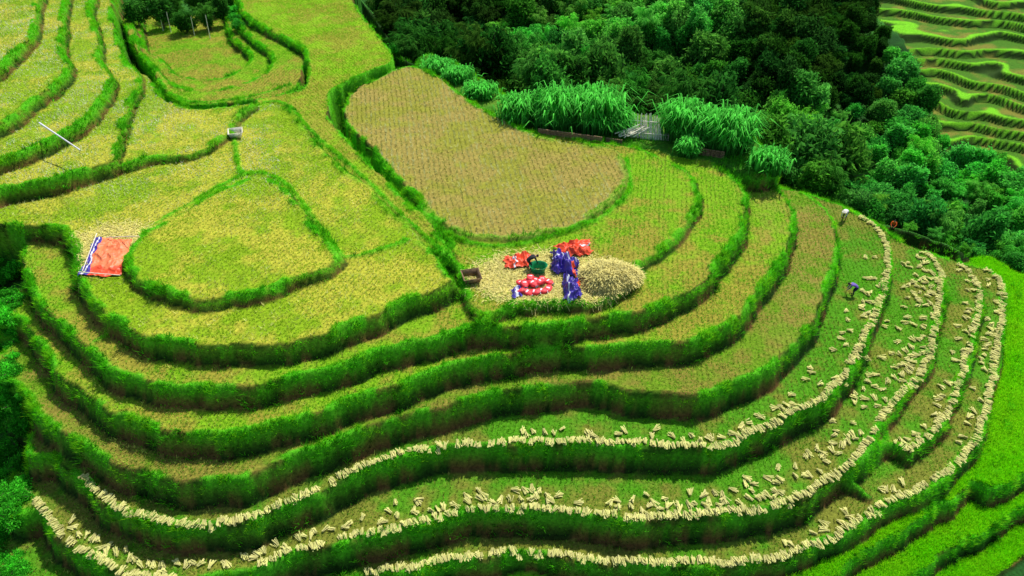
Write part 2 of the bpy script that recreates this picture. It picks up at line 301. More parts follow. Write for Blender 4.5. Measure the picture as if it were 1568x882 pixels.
T=TY[i,j]; nz=fbm(x,y,2.2,66); ok=(T>0)&(T!=5)&vis(x,y,z)&(straw[i,j]<.3)&((T!=2)|(rng.random(n)<.2))&(rng.random(n)<3.2*(nz-.33)); x,y,z,T=x[ok],y[ok],z[ok],T[ok]
c=np.zeros((len(x),3))+np.array([.15,.60,.010]); c[T==1]=(.30,.58,.012); c[T==6]=(.23,.62,.010); c[T==2]=(.34,.44,.06); c[T==4]=(.12,.54,.010); c[T==8]=(.09,.45,.018)
hh=np.full(len(x),.12); hh[T==8]=.35
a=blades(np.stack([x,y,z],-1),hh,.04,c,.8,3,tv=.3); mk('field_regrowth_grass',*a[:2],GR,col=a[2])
n=500000; x=rng.uniform(10,fxs[-1],n); y=rng.uniform(fys[0],60,n); i,j=lookup(x,y); z=zf(x,y); ok=(TY[i,j]==5)&vis(x,y,z)&(bank[i,j]<.3); x,y,z=x[ok],y[ok],z[ok]
nz=vnoise(x,y,2,12)[:,None]; c=np.array([.26,.85,.006])*(1-nz)+np.array([.38,.86,.012])*nz
a=blades(np.stack([x,y,z],-1),np.full(len(x),.28),.05,c,.9,3,tv=.25); mk('rice_crop',*a[:2],GR,col=a[2]); print('rice',len(x))
# ---------------------------------------------------------------- straw sheaves
def sheaves(px,py,pz,ang,Ls,name,nb=20,colr=(1.0,.91,.38)):
    n=len(px); k=np.repeat(np.arange(n),nb); m=len(k)
    fan=rng.normal(0,.2,m); A=ang[k]+fan*.9; s=rng.normal(0,.038,m); L_=Ls[k]*rng.uniform(.7,1.2,m)
    lift=rng.uniform(.03,.2,m); ca,sa=np.cos(ang[k]),np.sin(ang[k])
    bx=px[k]-ca*Ls[k]*.5-sa*s; by=py[k]-sa*Ls[k]*.5+ca*s; bz=pz[k]+lift*.7
    tx=bx+np.cos(A)*L_; ty=by+np.sin(A)*L_; tz=np.maximum(zf(tx,ty)*.5+pz[k]*.5,pz[k]-.1)+lift*rng.uniform(.3,1.4,m)
    w=.019; wx=-np.sin(A)*w; wy=np.cos(A)*w; wz=rng.uniform(-.4,.4,m)*w
    v=np.stack([np.stack([bx-wx*.5,by-wy*.5,bz],-1),np.stack([bx+wx*.5,by+wy*.5,bz+wz],-1),np.stack([tx+wx*1.6,ty+wy*1.6,tz+wz],-1),np.stack([tx-wx*1.6,ty-wy*1.6,tz],-1)],1).reshape(-1,3)
    c=np.array(colr)*rng.uniform(.72,1.0,(m,1)); hue=rng.random((m,1)); c=c*(1-.35*hue)+np.array([.72,.88,.16])*.35*hue; c=c*rng.uniform(.8,1.0,(n,1))[k]
    c4=np.stack([c*.8,c*.8,c*1.0,c*1.0],1).reshape(-1,3)
    return mk(name,v,np.arange(4*m).reshape(-1,4),ST,col=c4)
sx,sy,sa,sl=[],[],[],[]
zof={t[0]:t[1] for t in terr}
def liprow(key,off,sp_,jit=.05,skip=0,a0=0,gate=None,ln=.46):
    q=crom(L[key],8,False); x,y=P(q[:,0],q[:,1],zof[key]); d=np.r_[0,np.cumsum(np.hypot(np.diff(x),np.diff(y)))]
    s=np.arange(0,d[-1],sp_); s=s+rng.normal(0,jit,len(s)); X_=np.interp(s,d,x); Y_=np.interp(s,d,y); U=np.interp(s,d,q[:,0]); Vv=np.interp(s,d,q[:,1])
    tx=np.interp(s+.3,d,x)-np.interp(s-.3,d,x); ty=np.interp(s+.3,d,y)-np.interp(s-.3,d,y); l=np.hypot(tx,ty)+1e-6; nx_,ny_=-ty/l,tx/l
    o=off+rng.normal(0,jit,len(s))+.1*np.sin(s*.35)+.06*np.sin(s*1.7); keep=(rng.random(len(s))>skip)
    if skip>.1: keep&=(vnoise(s,s*0+off*7,2.2,5)>.25)
    else: keep&=(vnoise(s,s*0+3,1.1,15)>.12)
    if gate: keep&=gate(U,Vv)
    for a in np.where(keep)[0]:
        sx.append(X_[a]+nx_[a]*o[a]); sy.append(Y_[a]+ny_[a]*o[a]); sa.append(math.atan2(ny_[a],nx_[a])+a0*rng.choice([-1,1,1])+rng.normal(0,.16+1.2*jit)+(math.pi if rng.random()<.5 else 0)); sl.append(ln*rng.uniform(.75,1.25))
liprow('L5',.46,.23,.05,.04,gate=lambda u,v:(u>112),ln=.42)
liprow('L5',1.1,.5,.2,.25,.6,gate=lambda u,v:(u>790)&(v>430))
liprow('L5',1.7,.65,.3,.4,.6,gate=lambda u,v:(u>1100)&(v>400)&(v<665))
liprow('L6',.46,.24,.05,.05,gate=lambda u,v:(u<270)|(u>385),ln=.42)
liprow('L6',1.15,.42,.16,.2,.6,gate=lambda u,v:(u>70))
liprow('L6',1.75,.55,.22,.35,.7,gate=lambda u,v:(u>560))
liprow('L6',2.5,.6,.3,.35,.7,gate=lambda u,v:(u>1050)&(v>380))
liprow('L6',3.2,.65,.3,.4,.7,gate=lambda u,v:(u>1280)&(v>380)&(v<660))
liprow('L6b',.46,.24,.05,.05,gate=lambda u,v:u>1370,ln=.42)
liprow('L6b',1.15,.6,.2,.4,.5,gate=lambda u,v:(u>1400))
liprow('L7',.46,.23,.05,.04,gate=lambda u,v:u>560,ln=.42)
liprow('L7',1.1,.55,.2,.4,.5,gate=lambda u,v:u>1200)
sx=np.array(sx);sy=np.array(sy); i,j=lookup(sx,sy); ok=(TY[i,j]==4); sx,sy,sa,sl=sx[ok],sy[ok],np.array(sa)[ok],np.array(sl)[ok]
print('sheaves',len(sx)); sheaves(sx,sy,zf(sx,sy)+.04,sa,sl,'straw_sheaves')
# ---------------------------------------------------------------- trees
def tube(a,b,r0,r1,n=6):
    a=np.array(a,float);b=np.array(b,float);d=b-a;d/=np.linalg.norm(d)+1e-9;t=np.array([1,0,0]) if abs(d[0])<.8 else np.array([0,1,0]);u=np.cross(d,t);u/=np.linalg.norm(u);w=np.cross(d,u)
    th=np.arange(n)*2*np.pi/n; ring=np.cos(th)[:,None]*u+np.sin(th)[:,None]*w
    v=np.r_[a+ring*r0,b+ring*r1]; f=[[k,(k+1)%n,n+(k+1)%n,n+k] for k in range(n)]; return v,np.array(f)
def join(parts):
    V_,F_,o=[],[],0
    for v,f in parts: V_.append(v);F_.append(f+o);o+=len(v)
    return np.concatenate(V_),np.concatenate(F_)
def leafmesh(name,tv,tf,c,u,q,s,col,wd=.26):
    v=np.stack([c-u*s*.6,c+q*s*wd,c+u*s*.8,c-q*s*wd],1).reshape(-1,3); nl=len(c); f=np.arange(4*nl).reshape(-1,4)
    allc=np.r_[np.full((len(tv),3),.1),np.repeat(col,4,0)]
    return mk(name,np.r_[tv,v],np.r_[tf,f+len(tv)],[BARK,LF],col=allc,mi=np.r_[np.zeros(len(tf)),np.ones(nl)],link=False)
def tree_mesh(name,seed,h=7,w=3,nl=5200,leaf=.3,lobes=13,base=.25,droop=.3,c0=(.02,.10,.015),c1=(.18,.60,.06)):
    r=np.random.default_rng(seed); parts=[tube((0,0,-.5),(0.1,0,h*.5),.2,.13),tube((.1,0,h*.5),(0,.1,h*.85),.13,.04)]
    LC=[];LR=[]
    for k in range(lobes):
        a=r.uniform(0,6.28); zz=r.uniform(base,1)*h; rr=w*(1-((zz/h-.5)/.62)**2)**.5*r.uniform(.3,1.15) if abs(zz/h-.5)<.6 else .2
        c=np.array([math.cos(a)*rr,math.sin(a)*rr,zz]); LC.append(c); LR.append(r.uniform(.14,.36)*w*np.array([1,1,r.uniform(.6,1.4)]))
        parts.append(tube((0,0,max(.5,zz*.55)),c,.07,.02,5))
    tv,tf=join(parts)
    k=r.integers(0,lobes,nl); LC=np.array(LC);LR=np.array(LR); d=r.normal(0,1,(nl,3)); d/=np.linalg.norm(d,axis=1,keepdims=True); rad=r.uniform(.2,1.5,nl)**.7
    c=LC[k]+d*LR[k]*rad[:,None]; c[:,2]=np.maximum(c[:,2],.15)
    ns=nl//7; sc=c[:ns]; kk=r.integers(0,ns,nl); c=.35*c+.65*sc[kk]; c[:,2]-=.25*np.linalg.norm(c[:,:2]-sc[kk][:,:2],axis=1)
    u=r.normal(0,1,(nl,3))*.7+d*.6; u[:,2]-=droop; u/=np.linalg.norm(u,axis=1,keepdims=True); q=np.cross(u,d+r.normal(0,.6,(nl,3))); q/=np.linalg.norm(q,axis=1,keepdims=True)+1e-6
    s=leaf*r.uniform(.6,1.4,nl)[:,None]
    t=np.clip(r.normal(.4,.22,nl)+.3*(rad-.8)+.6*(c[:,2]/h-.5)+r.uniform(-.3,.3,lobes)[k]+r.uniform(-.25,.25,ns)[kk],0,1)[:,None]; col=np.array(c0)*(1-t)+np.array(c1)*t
    return leafmesh(name,tv,tf,c,u,q,s,col)
def bamboo_mesh(name,seed,h=8,nc=26,nl=5200,c0=(.03,.14,.02),c1=(.22,.62,.06)):
    r=np.random.default_rng(seed); parts=[];CC=[];UU=[];TT=[]
    for k in range(nc):
        a=r.uniform(0,6.28); hh=h*r.uniform(.6,1.05); out=r.uniform(.6,2.8); b0=np.array([math.cos(a),math.sin(a),0])*r.uniform(0,.7); dv=np.array([math.cos(a),math.sin(a),0]); pts=[]
        for s in np.linspace(0,1,7): pts.append(b0+dv*out*s**2.2+np.array([0,0,hh*(s-.28*s**4)]))
        for i in range(6): parts.append(tube(pts[i],pts[i+1],.05*(1-i/7),.05*(1-(i+1)/7),4))
        n=nl//nc; s=r.uniform(.25,1.05,n); i=np.clip((s*6).astype(int),0,5); pp=np.array(pts); base=pp[i]+(pp[i+1]-pp[i])*(s*6-i)[:,None]
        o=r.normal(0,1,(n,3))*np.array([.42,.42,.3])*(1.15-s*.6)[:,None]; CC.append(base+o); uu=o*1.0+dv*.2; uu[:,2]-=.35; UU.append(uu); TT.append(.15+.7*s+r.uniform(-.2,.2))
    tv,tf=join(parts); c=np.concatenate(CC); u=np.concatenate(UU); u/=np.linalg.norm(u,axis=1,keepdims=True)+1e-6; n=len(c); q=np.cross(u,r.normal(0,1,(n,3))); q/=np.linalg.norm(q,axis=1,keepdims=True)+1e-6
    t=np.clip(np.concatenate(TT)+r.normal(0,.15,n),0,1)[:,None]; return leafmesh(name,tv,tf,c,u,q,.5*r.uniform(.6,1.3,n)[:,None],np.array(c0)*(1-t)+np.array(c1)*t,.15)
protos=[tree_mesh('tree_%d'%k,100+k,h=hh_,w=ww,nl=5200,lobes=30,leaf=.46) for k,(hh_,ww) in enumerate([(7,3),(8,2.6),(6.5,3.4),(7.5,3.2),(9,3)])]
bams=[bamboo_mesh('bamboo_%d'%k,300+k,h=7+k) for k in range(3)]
shr=[tree_mesh('shrub_%d'%k,200+k,h=1.9,w=1.9,nl=2200,leaf=.26,lobes=16,base=.1,c0=(.03,.20,.012),c1=(.14,.66,.04)) for k in range(3)]
def emp(n):
    e=bpy.data.objects.new(n,None); scene.collection.objects.link(e); return e
forest=emp('forest'); shrubs=emp('shrub_thicket')
def inst(me,x,y,z,s,par,colr,name):
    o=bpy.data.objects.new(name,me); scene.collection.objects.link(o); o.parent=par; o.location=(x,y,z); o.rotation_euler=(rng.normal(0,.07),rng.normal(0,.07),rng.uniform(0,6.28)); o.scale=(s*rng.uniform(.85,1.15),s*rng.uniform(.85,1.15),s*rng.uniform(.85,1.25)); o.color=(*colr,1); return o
fmf=sampler(fm.astype(float))
FARP=[(1345,-60),(1355,20),(1410,70),(1440,150),(1478,215),(1568,235),(1800,235),(1800,-200),(1345,-200)]
cntT=0
for gx_ in np.arange(-75,150,3.2):
    for gy_ in np.arange(40,215,3.2):
        x=gx_+rng.uniform(-1.5,1.5); y=gy_+rng.uniform(-1.5,1.5); s_=y-np.interp(x,gx,gy); 
        if s_<2.0 or (-3<x<29 and s_<6): continue
        z=float(zf(x,y)); u,v,d=proj(x,y,z); 
        if u<-80 or u>1650 or v<-60: continue
        if fmf(x,y)>.3 : continue
        if fxs[0]<x<fxs[-1] and fys[0]<y<fys[-1] and TY[lookup(np.array(x),np.array(y))]>0: continue
        uu,vv,_=proj(x,y,z+5)
        if uu<585 : continue
        edge=s_<9; sc=rng.uniform(.6,1.2)*(.5 if s_<5 else .75 if edge else 1)
        if u>1250: sc*=.72
        u7,v7,_=proj(x+1.5,y,z+7*sc)
        if bool(inpoly(np.array(u7),np.array(v7),FARP)): 
            if rng.random()<.9: continue
            sc*=.45
        big_=vnoise(np.array([x]),np.array([y]),14,501)[0]
        br=rng.uniform(.65,1.2)*(.6+.9*big_)
        in_shade=(vv<140 and 1130<uu<1360) or (uu<760 and vv<110)  # deep valley shadow painted into the colour of these trees
        if in_shade: br*=.42
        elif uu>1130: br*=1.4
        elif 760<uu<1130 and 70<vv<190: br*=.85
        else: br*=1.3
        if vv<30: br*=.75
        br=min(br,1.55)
        me_=random.choice(bams) if (rng.random()<(.2+.6*(vnoise(np.array([x]),np.array([y]),18,77)[0]>.5))) else random.choice(protos)
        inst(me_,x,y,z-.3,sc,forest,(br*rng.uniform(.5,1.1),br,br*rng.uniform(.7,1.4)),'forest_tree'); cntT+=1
print('trees',cntT)
for (u,v,s) in [(215,25,.8),(250,20,.8),(285,25,.75),(320,22,.7),(345,15,.6),(230,-15,1),(300,-15,1),(350,-20,.9),(265,5,.9),(330,0,.8)]:
    x,y=P(u,v+20,-1.5); inst(random.choice(protos+bams),x,y,zf(x,y)-.3,s*.7,forest,(.5,.6,.6),'forest_tree')
def shrub(u,v,s,br=1,bl=1.3):
    x,y,z=hit(u,v,zf); inst(random.choice(shr),x[0],y[0],z[0]-.3,s,shrubs,(br*.7,br,br*bl),'shrub')
for k in range(190):
    v=rng.uniform(400,900); u=rng.uniform(-40,26 if v<600 else 50 if v<760 else 40); shrub(u,v,rng.uniform(.2,.5),rng.uniform(.8,1.6),.8)
for (a,b,n) in [((1300,300),(1568,395),90),((1170,262),(1300,300),20),((600,75),(760,140),16),((350,20),(372,60),5),((560,0),(610,80),10)]:
    for k in range(n):
        t=rng.random(); shrub(a[0]+(b[0]-a[0])*t,a[1]+(b[1]-a[1])*t-rng.uniform(2,26),rng.uniform(.3,.7),rng.uniform(.7,1.3))
def egrass(u,v,w,h):
    x,y,z=hit(u,v,zf); n=1000; print('eg',u,x[0],y[0],z[0])
    b=np.stack([x[0]+rng.normal(0,w*.3,n),y[0]+rng.normal(0,w*.2,n),np.full(n,z[0]-.2)],-1)
    a=rng.uniform(0,6.28,n); hh=h*rng.uniform(.4,1.1,n); ln=rng.uniform(.1,.8,n)*h*.6; dv=np.stack([np.cos(a),np.sin(a)],-1)
    w0=.055; sd=np.stack([-dv[:,1],dv[:,0],0*a],-1)*w0
    p1=b.copy(); p1[:,:2]+=dv*ln[:,None]*.3; p1[:,2]+=hh*.65; p2=b.copy(); p2[:,:2]+=dv*ln[:,None]*.75; p2[:,2]+=hh; p3=b.copy(); p3[:,:2]+=dv*ln[:,None]*1.35; p3[:,2]+=hh*.85
    v_=np.stack([b-sd,b+sd,p1+sd*1.3,p1-sd*1.3,p2+sd,p2-sd,p3+sd*.2,p3-sd*.2],1).reshape(-1,3)
    q=np.arange(n)[:,None]*8; f=np.concatenate([q+[0,1,2,3],q+[3,2,4,5],q+[5,4,6,7]]); 
    c=np.array([.14,.75,.09])*rng.uniform(.4,1.25,(n,1)); c8=np.repeat(c,8,0).reshape(n,8,3); c8[:,:2]*=.3; c8[:,2:4]*=.8; c8=c8.reshape(-1,3)
    mk('elephant_grass',v_,f,GR,col=c8)
for e in [(795,190,2.2,3.0),(855,196,2.6,3.9),(912,200,2.8,4.1),(945,204,1.3,2.4),(1045,212,2.2,3.6),(1054,238,1,1.8),(1080,220,1.8,3.2),(1116,230,2.4,3.8),(700,125,2,1.7),(735,150,2,1.7),(1175,258,2,1.9),(672,110,2,1.6)]: egrass(*e)
# ---------------------------------------------------------------- haystack
HAY=plain('hay',(.60,.52,.16),.95,.35,14,.05)
def mound(name,u,v,rx,ry,h,n,seed,rot=0.):
    x0,y0,z0=[float(q[0]) for q in hit(u,v,zf)]; z0=.0; th=np.linspace(0,2*np.pi,49)[:-1]; rr=np.linspace(0,1,16); c_,s_=math.cos(rot),math.sin(rot)
    def hgt(r,a,b): return h*(1-r**2.8)*(1+.3*(vnoise(a,b,.9,seed+3)-.5)+.12*a/rx)
    V_=[];
    for r in rr:
        for t in th:
            k=1+.12*math.sin(3*t+seed)+.07*math.sin(7*t); a,b=math.cos(t)*r*rx*k,math.sin(t)*r*ry*k
            V_.append((x0+c_*a-s_*b,y0+s_*a+c_*b,z0-.1+float(hgt(r,np.array(a),np.array(b)))))
    m_=48; F_=[[i*m_+j,i*m_+(j+1)%m_,(i+1)*m_+(j+1)%m_,(i+1)*m_+j] for i in range(15) for j in range(m_)]
    o=mk(name,V_,F_,HAY,smoothf=True)
    r=rng.random(n)**.45; t=rng.uniform(0,6.28,n); kk=1+.12*np.sin(3*t+seed)+.07*np.sin(7*t); a=np.cos(t)*r*rx*kk; b=np.sin(t)*r*ry*kk; x=x0+c_*a-s_*b; y=y0+s_*a+c_*b; z=z0-.08+hgt(r,a,b)+rng.uniform(0,.12,n)
    d=rng.normal(0,1,(n,3)); d[:,2]*=.35; d[:,2]-=.5*r; d/=np.linalg.norm(d,axis=1,keepdims=True); l=rng.uniform(.2,.5,n)[:,None]; p=np.stack([x,y,z],-1); q=np.cross(d,[0,0,1.]); q/=np.linalg.norm(q,axis=1,keepdims=True)+1e-6; q*=.018
    e=p+d*l; v_=np.stack([p-q,p+q,e+q,e-q],1).reshape(-1,3); c=np.array([.85,.76,.28])*rng.uniform(.55,1.15,(n,1))
    mk('loose_straw',v_,np.arange(4*n).reshape(-1,4),ST,col=np.repeat(c,4,0),parent=o)
    return o
mound('straw_stack',930,430,2.15,1.45,1.2,9000,1,.12); 
n=20000; x=rng.uniform(tx-8,tx+7,n); y=rng.uniform(ty_-4.5,ty_+4.5,n); i,j=lookup(x,y); ok=rng.random(n)<straw[i,j]*1.2; x2=rng.uniform(tx2-4,tx2+5,5000); y2=rng.uniform(ty2-4,ty2+4,5000); i,j=lookup(x2,y2); ok2=rng.random(5000)<straw[i,j]*1.3
x=np.r_[x[ok],x2[ok2]];y=np.r_[y[ok],y2[ok2]]; n=len(x); a=rng.uniform(0,6.28,n); l=rng.uniform(.15,.45,n); dx_,dy_=np.cos(a)*l,np.sin(a)*l; z=zf(x,y)+.03; z3=zf(x+dx_,y+dy_)+rng.uniform(.03,.14,n); w=.02
p=np.stack([x,y,z],-1); e=np.stack([x+dx_,y+dy_,z3],-1); q=np.stack([-np.sin(a)*w,np.cos(a)*w,0*a],-1); c=np.array([.82,.74,.26])*rng.uniform(.6,1.2,(n,1))
mk('straw_litter',np.stack([p-q,p+q,e+q,e-q],1).reshape(-1,3),np.arange(4*n).reshape(-1,4),ST,col=np.repeat(c,4,0))
# ---------------------------------------------------------------- tarps
M_or=plain('orange_tarp',(.80,.075,.02),.45,.2,3,.4); M_bl=plain('blue_tarp',(.05,.03,.30),.4,.5,4,.5); M_wh=plain('white_cloth',(.7,.7,.74),.6,.15,4); M_gn=plain('green_cloth',(.01,.30,.10),.5,.3,5)
M_rd=plain('red_sack',(.80,.05,.06),.55,.25,6); M_wd=plain('old_wood',(.22,.14,.07),.8,.4,5); M_bm=plain('bamboo',(.75,.70,.56),.7,.25,6); M_dk=plain('dark_cloth',(.015,.015,.02),.8,.3,9); M_or2=plain('faded_orange_tarp',(.88,.20,.07),.5,.25,1.5,.4)
def tarp(name,corners,amp,mats,seed,stripe=None,n=44,fold=1.6,warp=1.):
    g=[hit(u,v,zf) for u,v in corners]; g=[np.array([float(a[0]),float(b[0])]) for a,b,c in g]
    U,Vv=np.meshgrid(np.linspace(0,1,n),np.linspace(0,1,n),indexing='ij')
    U2=U+warp*(.05*np.sin(Vv*9+seed)+.03*np.sin(Vv*23+seed*2)); V2=Vv+warp*(.06*np.sin(U*8+seed*3)+.03*np.sin(U*19+seed))
    Pq=(g[0][None,None]*((1-U2)*(1-V2))[...,None]+g[1]*(U2*(1-V2))[...,None]+g[2]*(U2*V2)[...,None]+g[3]*((1-U2)*V2)[...,None])
    x,y=Pq[...,0],Pq[...,1]; e=np.minimum(np.minimum(U,1-U),np.minimum(Vv,1-Vv)); q=smooth(0,.25,e)
    r1=1-np.abs(2*fbm(x*1.3+seed*9,y*.8,fold,seed)-1); r2=1-np.abs(2*vnoise(x+y,y-x,fold*.35,seed+5)-1)
    z=zf(x,y)+.06+amp*((.25+.75*q)*(r1**3*1.0)+.3*r2**2+.25*q)
    I_=np.arange(n*n).reshape(n,n); F_=np.stack([I_[:-1,:-1],I_[1:,:-1],I_[1:,1:],I_[:-1,1:]],-1).reshape(-1,4); mi=np.zeros((n-1,n-1),int)
    if stripe: mi=stripe(U[:-1,:-1],Vv[:-1,:-1]).astype(int)
    return mk(name,np.stack([x,y,z],-1).reshape(-1,3),F_,mats,smoothf=True,mi=mi.ravel())
tarp('drying_tarpaulin',[(147,366),(203,369),(188,424),(121,424)],.22,[M_or2,M_bl,M_wh,M_or],3,lambda U,V:np.where(U<.17+.05*np.sin(V*9),np.where(np.abs(U-.10-.02*np.sin(V*11))<.02,2,1),0)+np.where((V>.8+.04*np.sin(U*12))&(U>.17+.05*np.sin(V*9)),3,0),n=80,warp=.35,fold=1.1)
tarp('orange_tarpaulin',[(850,380),(900,369),(906,390),(862,400)],.45,[M_or,M_wh],5,lambda U,V:(np.abs(V-.5)<.05)*(U>.6),n=60,fold=1.1)
tarp('orange_tarpaulin',[(772,396),(812,392),(812,413),(774,414)],.4,[M_or,M_wh],8,lambda U,V:(np.abs(U-.4)<.04),n=60,fold=1.1)
tarp('blue_tarpaulin',[(844,390),(884,402),(888,430),(845,420)],.7,[M_bl,M_wh,M_or],11,lambda U,V:np.where(np.abs(V-.3)<.025,1,0)+np.where(np.abs(U-.8)<.05,2,0)*(V>.5),n=70,fold=1.1)
tarp('blue_tarpaulin',[(862,424),(888,432),(890,462),(862,466)],.55,[M_bl,M_wh,M_or],14,lambda U,V:np.where(np.abs(U-.3)<.03,1,0)+np.where((U>.85)&(V<.5),2,0),n=60,fold=1.1)
tarp('blue_tarpaulin',[(783,446),(797,438),(800,456),(785,460)],.25,[M_bl,M_wh],17,lambda U,V:(np.abs(U-.5)<.15))
def sack(u,v,rot,lift=0):
    x0,y0,z0=[float(q[0]) for q in hit(u,v,zf)]; V_=[];n=16;m_=16
    for i in range(n+1):
        t=i/n*2-1; prof=(1-abs(t/.84)**4)**.5 if abs(t)<.83 else .0; prof=max(prof,.16)
        if t>.86: prof=.2+.6*(t-.86)*4
        for j in range(m_):
            a=j/m_*2*math.pi; ca,sa_=math.cos(a),math.sin(a); ca=math.copysign(abs(ca)**.7,ca)
            V_.append((t*.46,ca*.25*prof*(1+.06*math.sin(5*a+t*6)),sa_*.15*prof*(1+.1*math.sin(3*a+t*9))))
    F_=[[i*m_+j,i*m_+(j+1)%m_,(i+1)*m_+(j+1)%m_,(i+1)*m_+j] for i in range(n) for j in range(m_)]
    mi=[1 if ((7<=f//m_<=8 and (f%m_) in (3,4)) or f//m_>=15) else 0 for f in range(len(F_))]
    o=mk('grain_sack',V_,F_,[M_rd,M_wh],smoothf=True,mi=mi); o.location=(x0,y0,z0+.14+lift); o.rotation_euler=(rng.normal(0,.12),rng.normal(-.1,.15),rot)
for (u,v,l) in [(797,436,0),(808,434,0),(819,432,0),(830,431,0),(839,434,0),(795,448,0),(807,450,0),(818,450,0),(829,448,0),(839,445,0),(803,441,.22),(815,440,.22),(827,438,.22),(812,431,.2)]: sack(u,v,-1.1+rng.normal(0,.6),l)
def tub(u,v,rot,s,mat,name='wooden_threshing_tub'):
    x0,y0,z0=[float(q[0]) for q in hit(u,v,zf)]; o=emp(name); o.location=(x0,y0,z0); o.rotation_euler=(0,0,rot); o.scale=(s,s,s)
    bo,to,h,t=.42,.6,.55,.04
    for k in range(4):
        c,s_=math.cos(k*math.pi/2),math.sin(k*math.pi/2); pts=[(-bo,-bo,0),(bo,-bo,0),(to,-to,h),(-to,-to,h),(-bo+t,-bo+t,0),(bo-t,-bo+t,0),(to-t,-to+t,h),(-to+t,-to+t,h)]
        V_=[(c*a-s_*b,s_*a+c*b,z) for a,b,z in pts]; mk('side_%d'%k,V_,[[0,1,2,3],[5,4,7,6],[3,2,6,7],[0,4,5,1],[1,5,6,2],[0,3,7,4]],mat,parent=o)
        v,f=tube((c*-to-s_*-to,s_*-to+c*-to,h),(c*to-s_*-to,s_*to+c*-to,h),.03,.03,6); mk('rim_%d'%k,v,f,mat,parent=o)
    mk('floor',[(-bo+.03,-bo+.03,.05),(bo-.03,-bo+.03,.05),(bo-.03,bo-.03,.05),(-bo+.03,bo-.03,.05)],[[0,1,2,3]],mat,parent=o)
tub(722,430,.25,1.0,M_wd); tub(362,209,.3,1.0,M_bm)
px_,py_=P(60,188,4.3); qx_,qy_=P(123,230,3.6)
v,f=tube((px_,py_,4.3),(qx_,qy_,3.6),.07,.05,8); mk('white_pole',v,f,M_wh,smoothf=True)
for (p,q) in [((150,362),(128,420)),((122,421),(186,426)),((165,368),(215,366))]:
    a=[float(w_[0]) for w_ in hit(*p,zf)]; b=[float(w_[0]) for w_ in hit(*q,zf)]; v,f=tube((a[0],a[1],a[2]+.25),(b[0],b[1],b[2]+.25),.035,.03,6); mk('bamboo_pole',v,f,M_bm)
for (u,v_,h) in [(262,50,2.6),(298,55,2.4),(322,60,3),(250,48,2)]:
    x,y,z=[float(w_[0]) for w_ in hit(u,v_,zf)]; v,f=tube((x,y,z-.2),(x+.15,y,z+h),.05,.035,6); mk('bamboo_pole',v,f,M_bm)
fe=emp('bamboo_fence'); x0,y0,z0=[float(q[0]) for q in hit(966,212,zf)]; x1,y1,z1=[float(q[0]) for q in hit(1024,217,zf)]; print('fence',x0,y0,z0,x1,y1,z1)
for k in range(24):
    t=k/23; x=x0+(x1-x0)*t; y=y0+(y1-y0)*t; z=z0+(z1-z0)*t; v,f=tube((x,y,z-.3),(x+rng.normal(0,.08),y+1.3+rng.normal(0,.1),z+1.9+rng.normal(0,.2)),.065,.05,6); mk('slat_%d'%k,v,f,M_bm,parent=fe)
for hz in (.5,1.4):
    v,f=tube((x0,y0-.1+hz*.68,z0+hz),(x1,y1-.1+hz*.68,z1+hz),.05,.05,6); mk('rail',v,f,M_bm,parent=fe)
for k in range(18):
    x=x0-1.6+rng.uniform(0,2.2); v,f=tube((x,y0-.5+rng.uniform(-.2,.4),z0+.3+rng.uniform(0,.4)),(x+1.6,y0+.3+rng.uniform(-.3,.6),z0+.6+rng.uniform(0,.6)),.06,.05,6); mk('fallen_slat_%d'%k,v,f,M_bm,parent=fe)
for (a,b,h) in [((812,203),(952,222),.5),((1062,236),(1108,243),.7)]:
    g=[[float(q[0]) for q in hit(a[0]+(b[0]-a[0])*t,a[1]+(b[1]-a[1])*t,zf)] for t in np.linspace(0,1,24)]
    w_=emp('log_retaining_wall')
    for r_ in range(4):
        for k in range(23):
            p,q=g[k],g[k+1]
            if abs(p[2]-q[2])>.4: continue
            v,f=tube((p[0],p[1]+rng.normal(0,.03),p[2]+.08+r_*h*.25),(q[0],q[1],q[2]+.08+r_*h*.25),.08,.075,6); mk('log',v,f,M_wd,parent=w_)
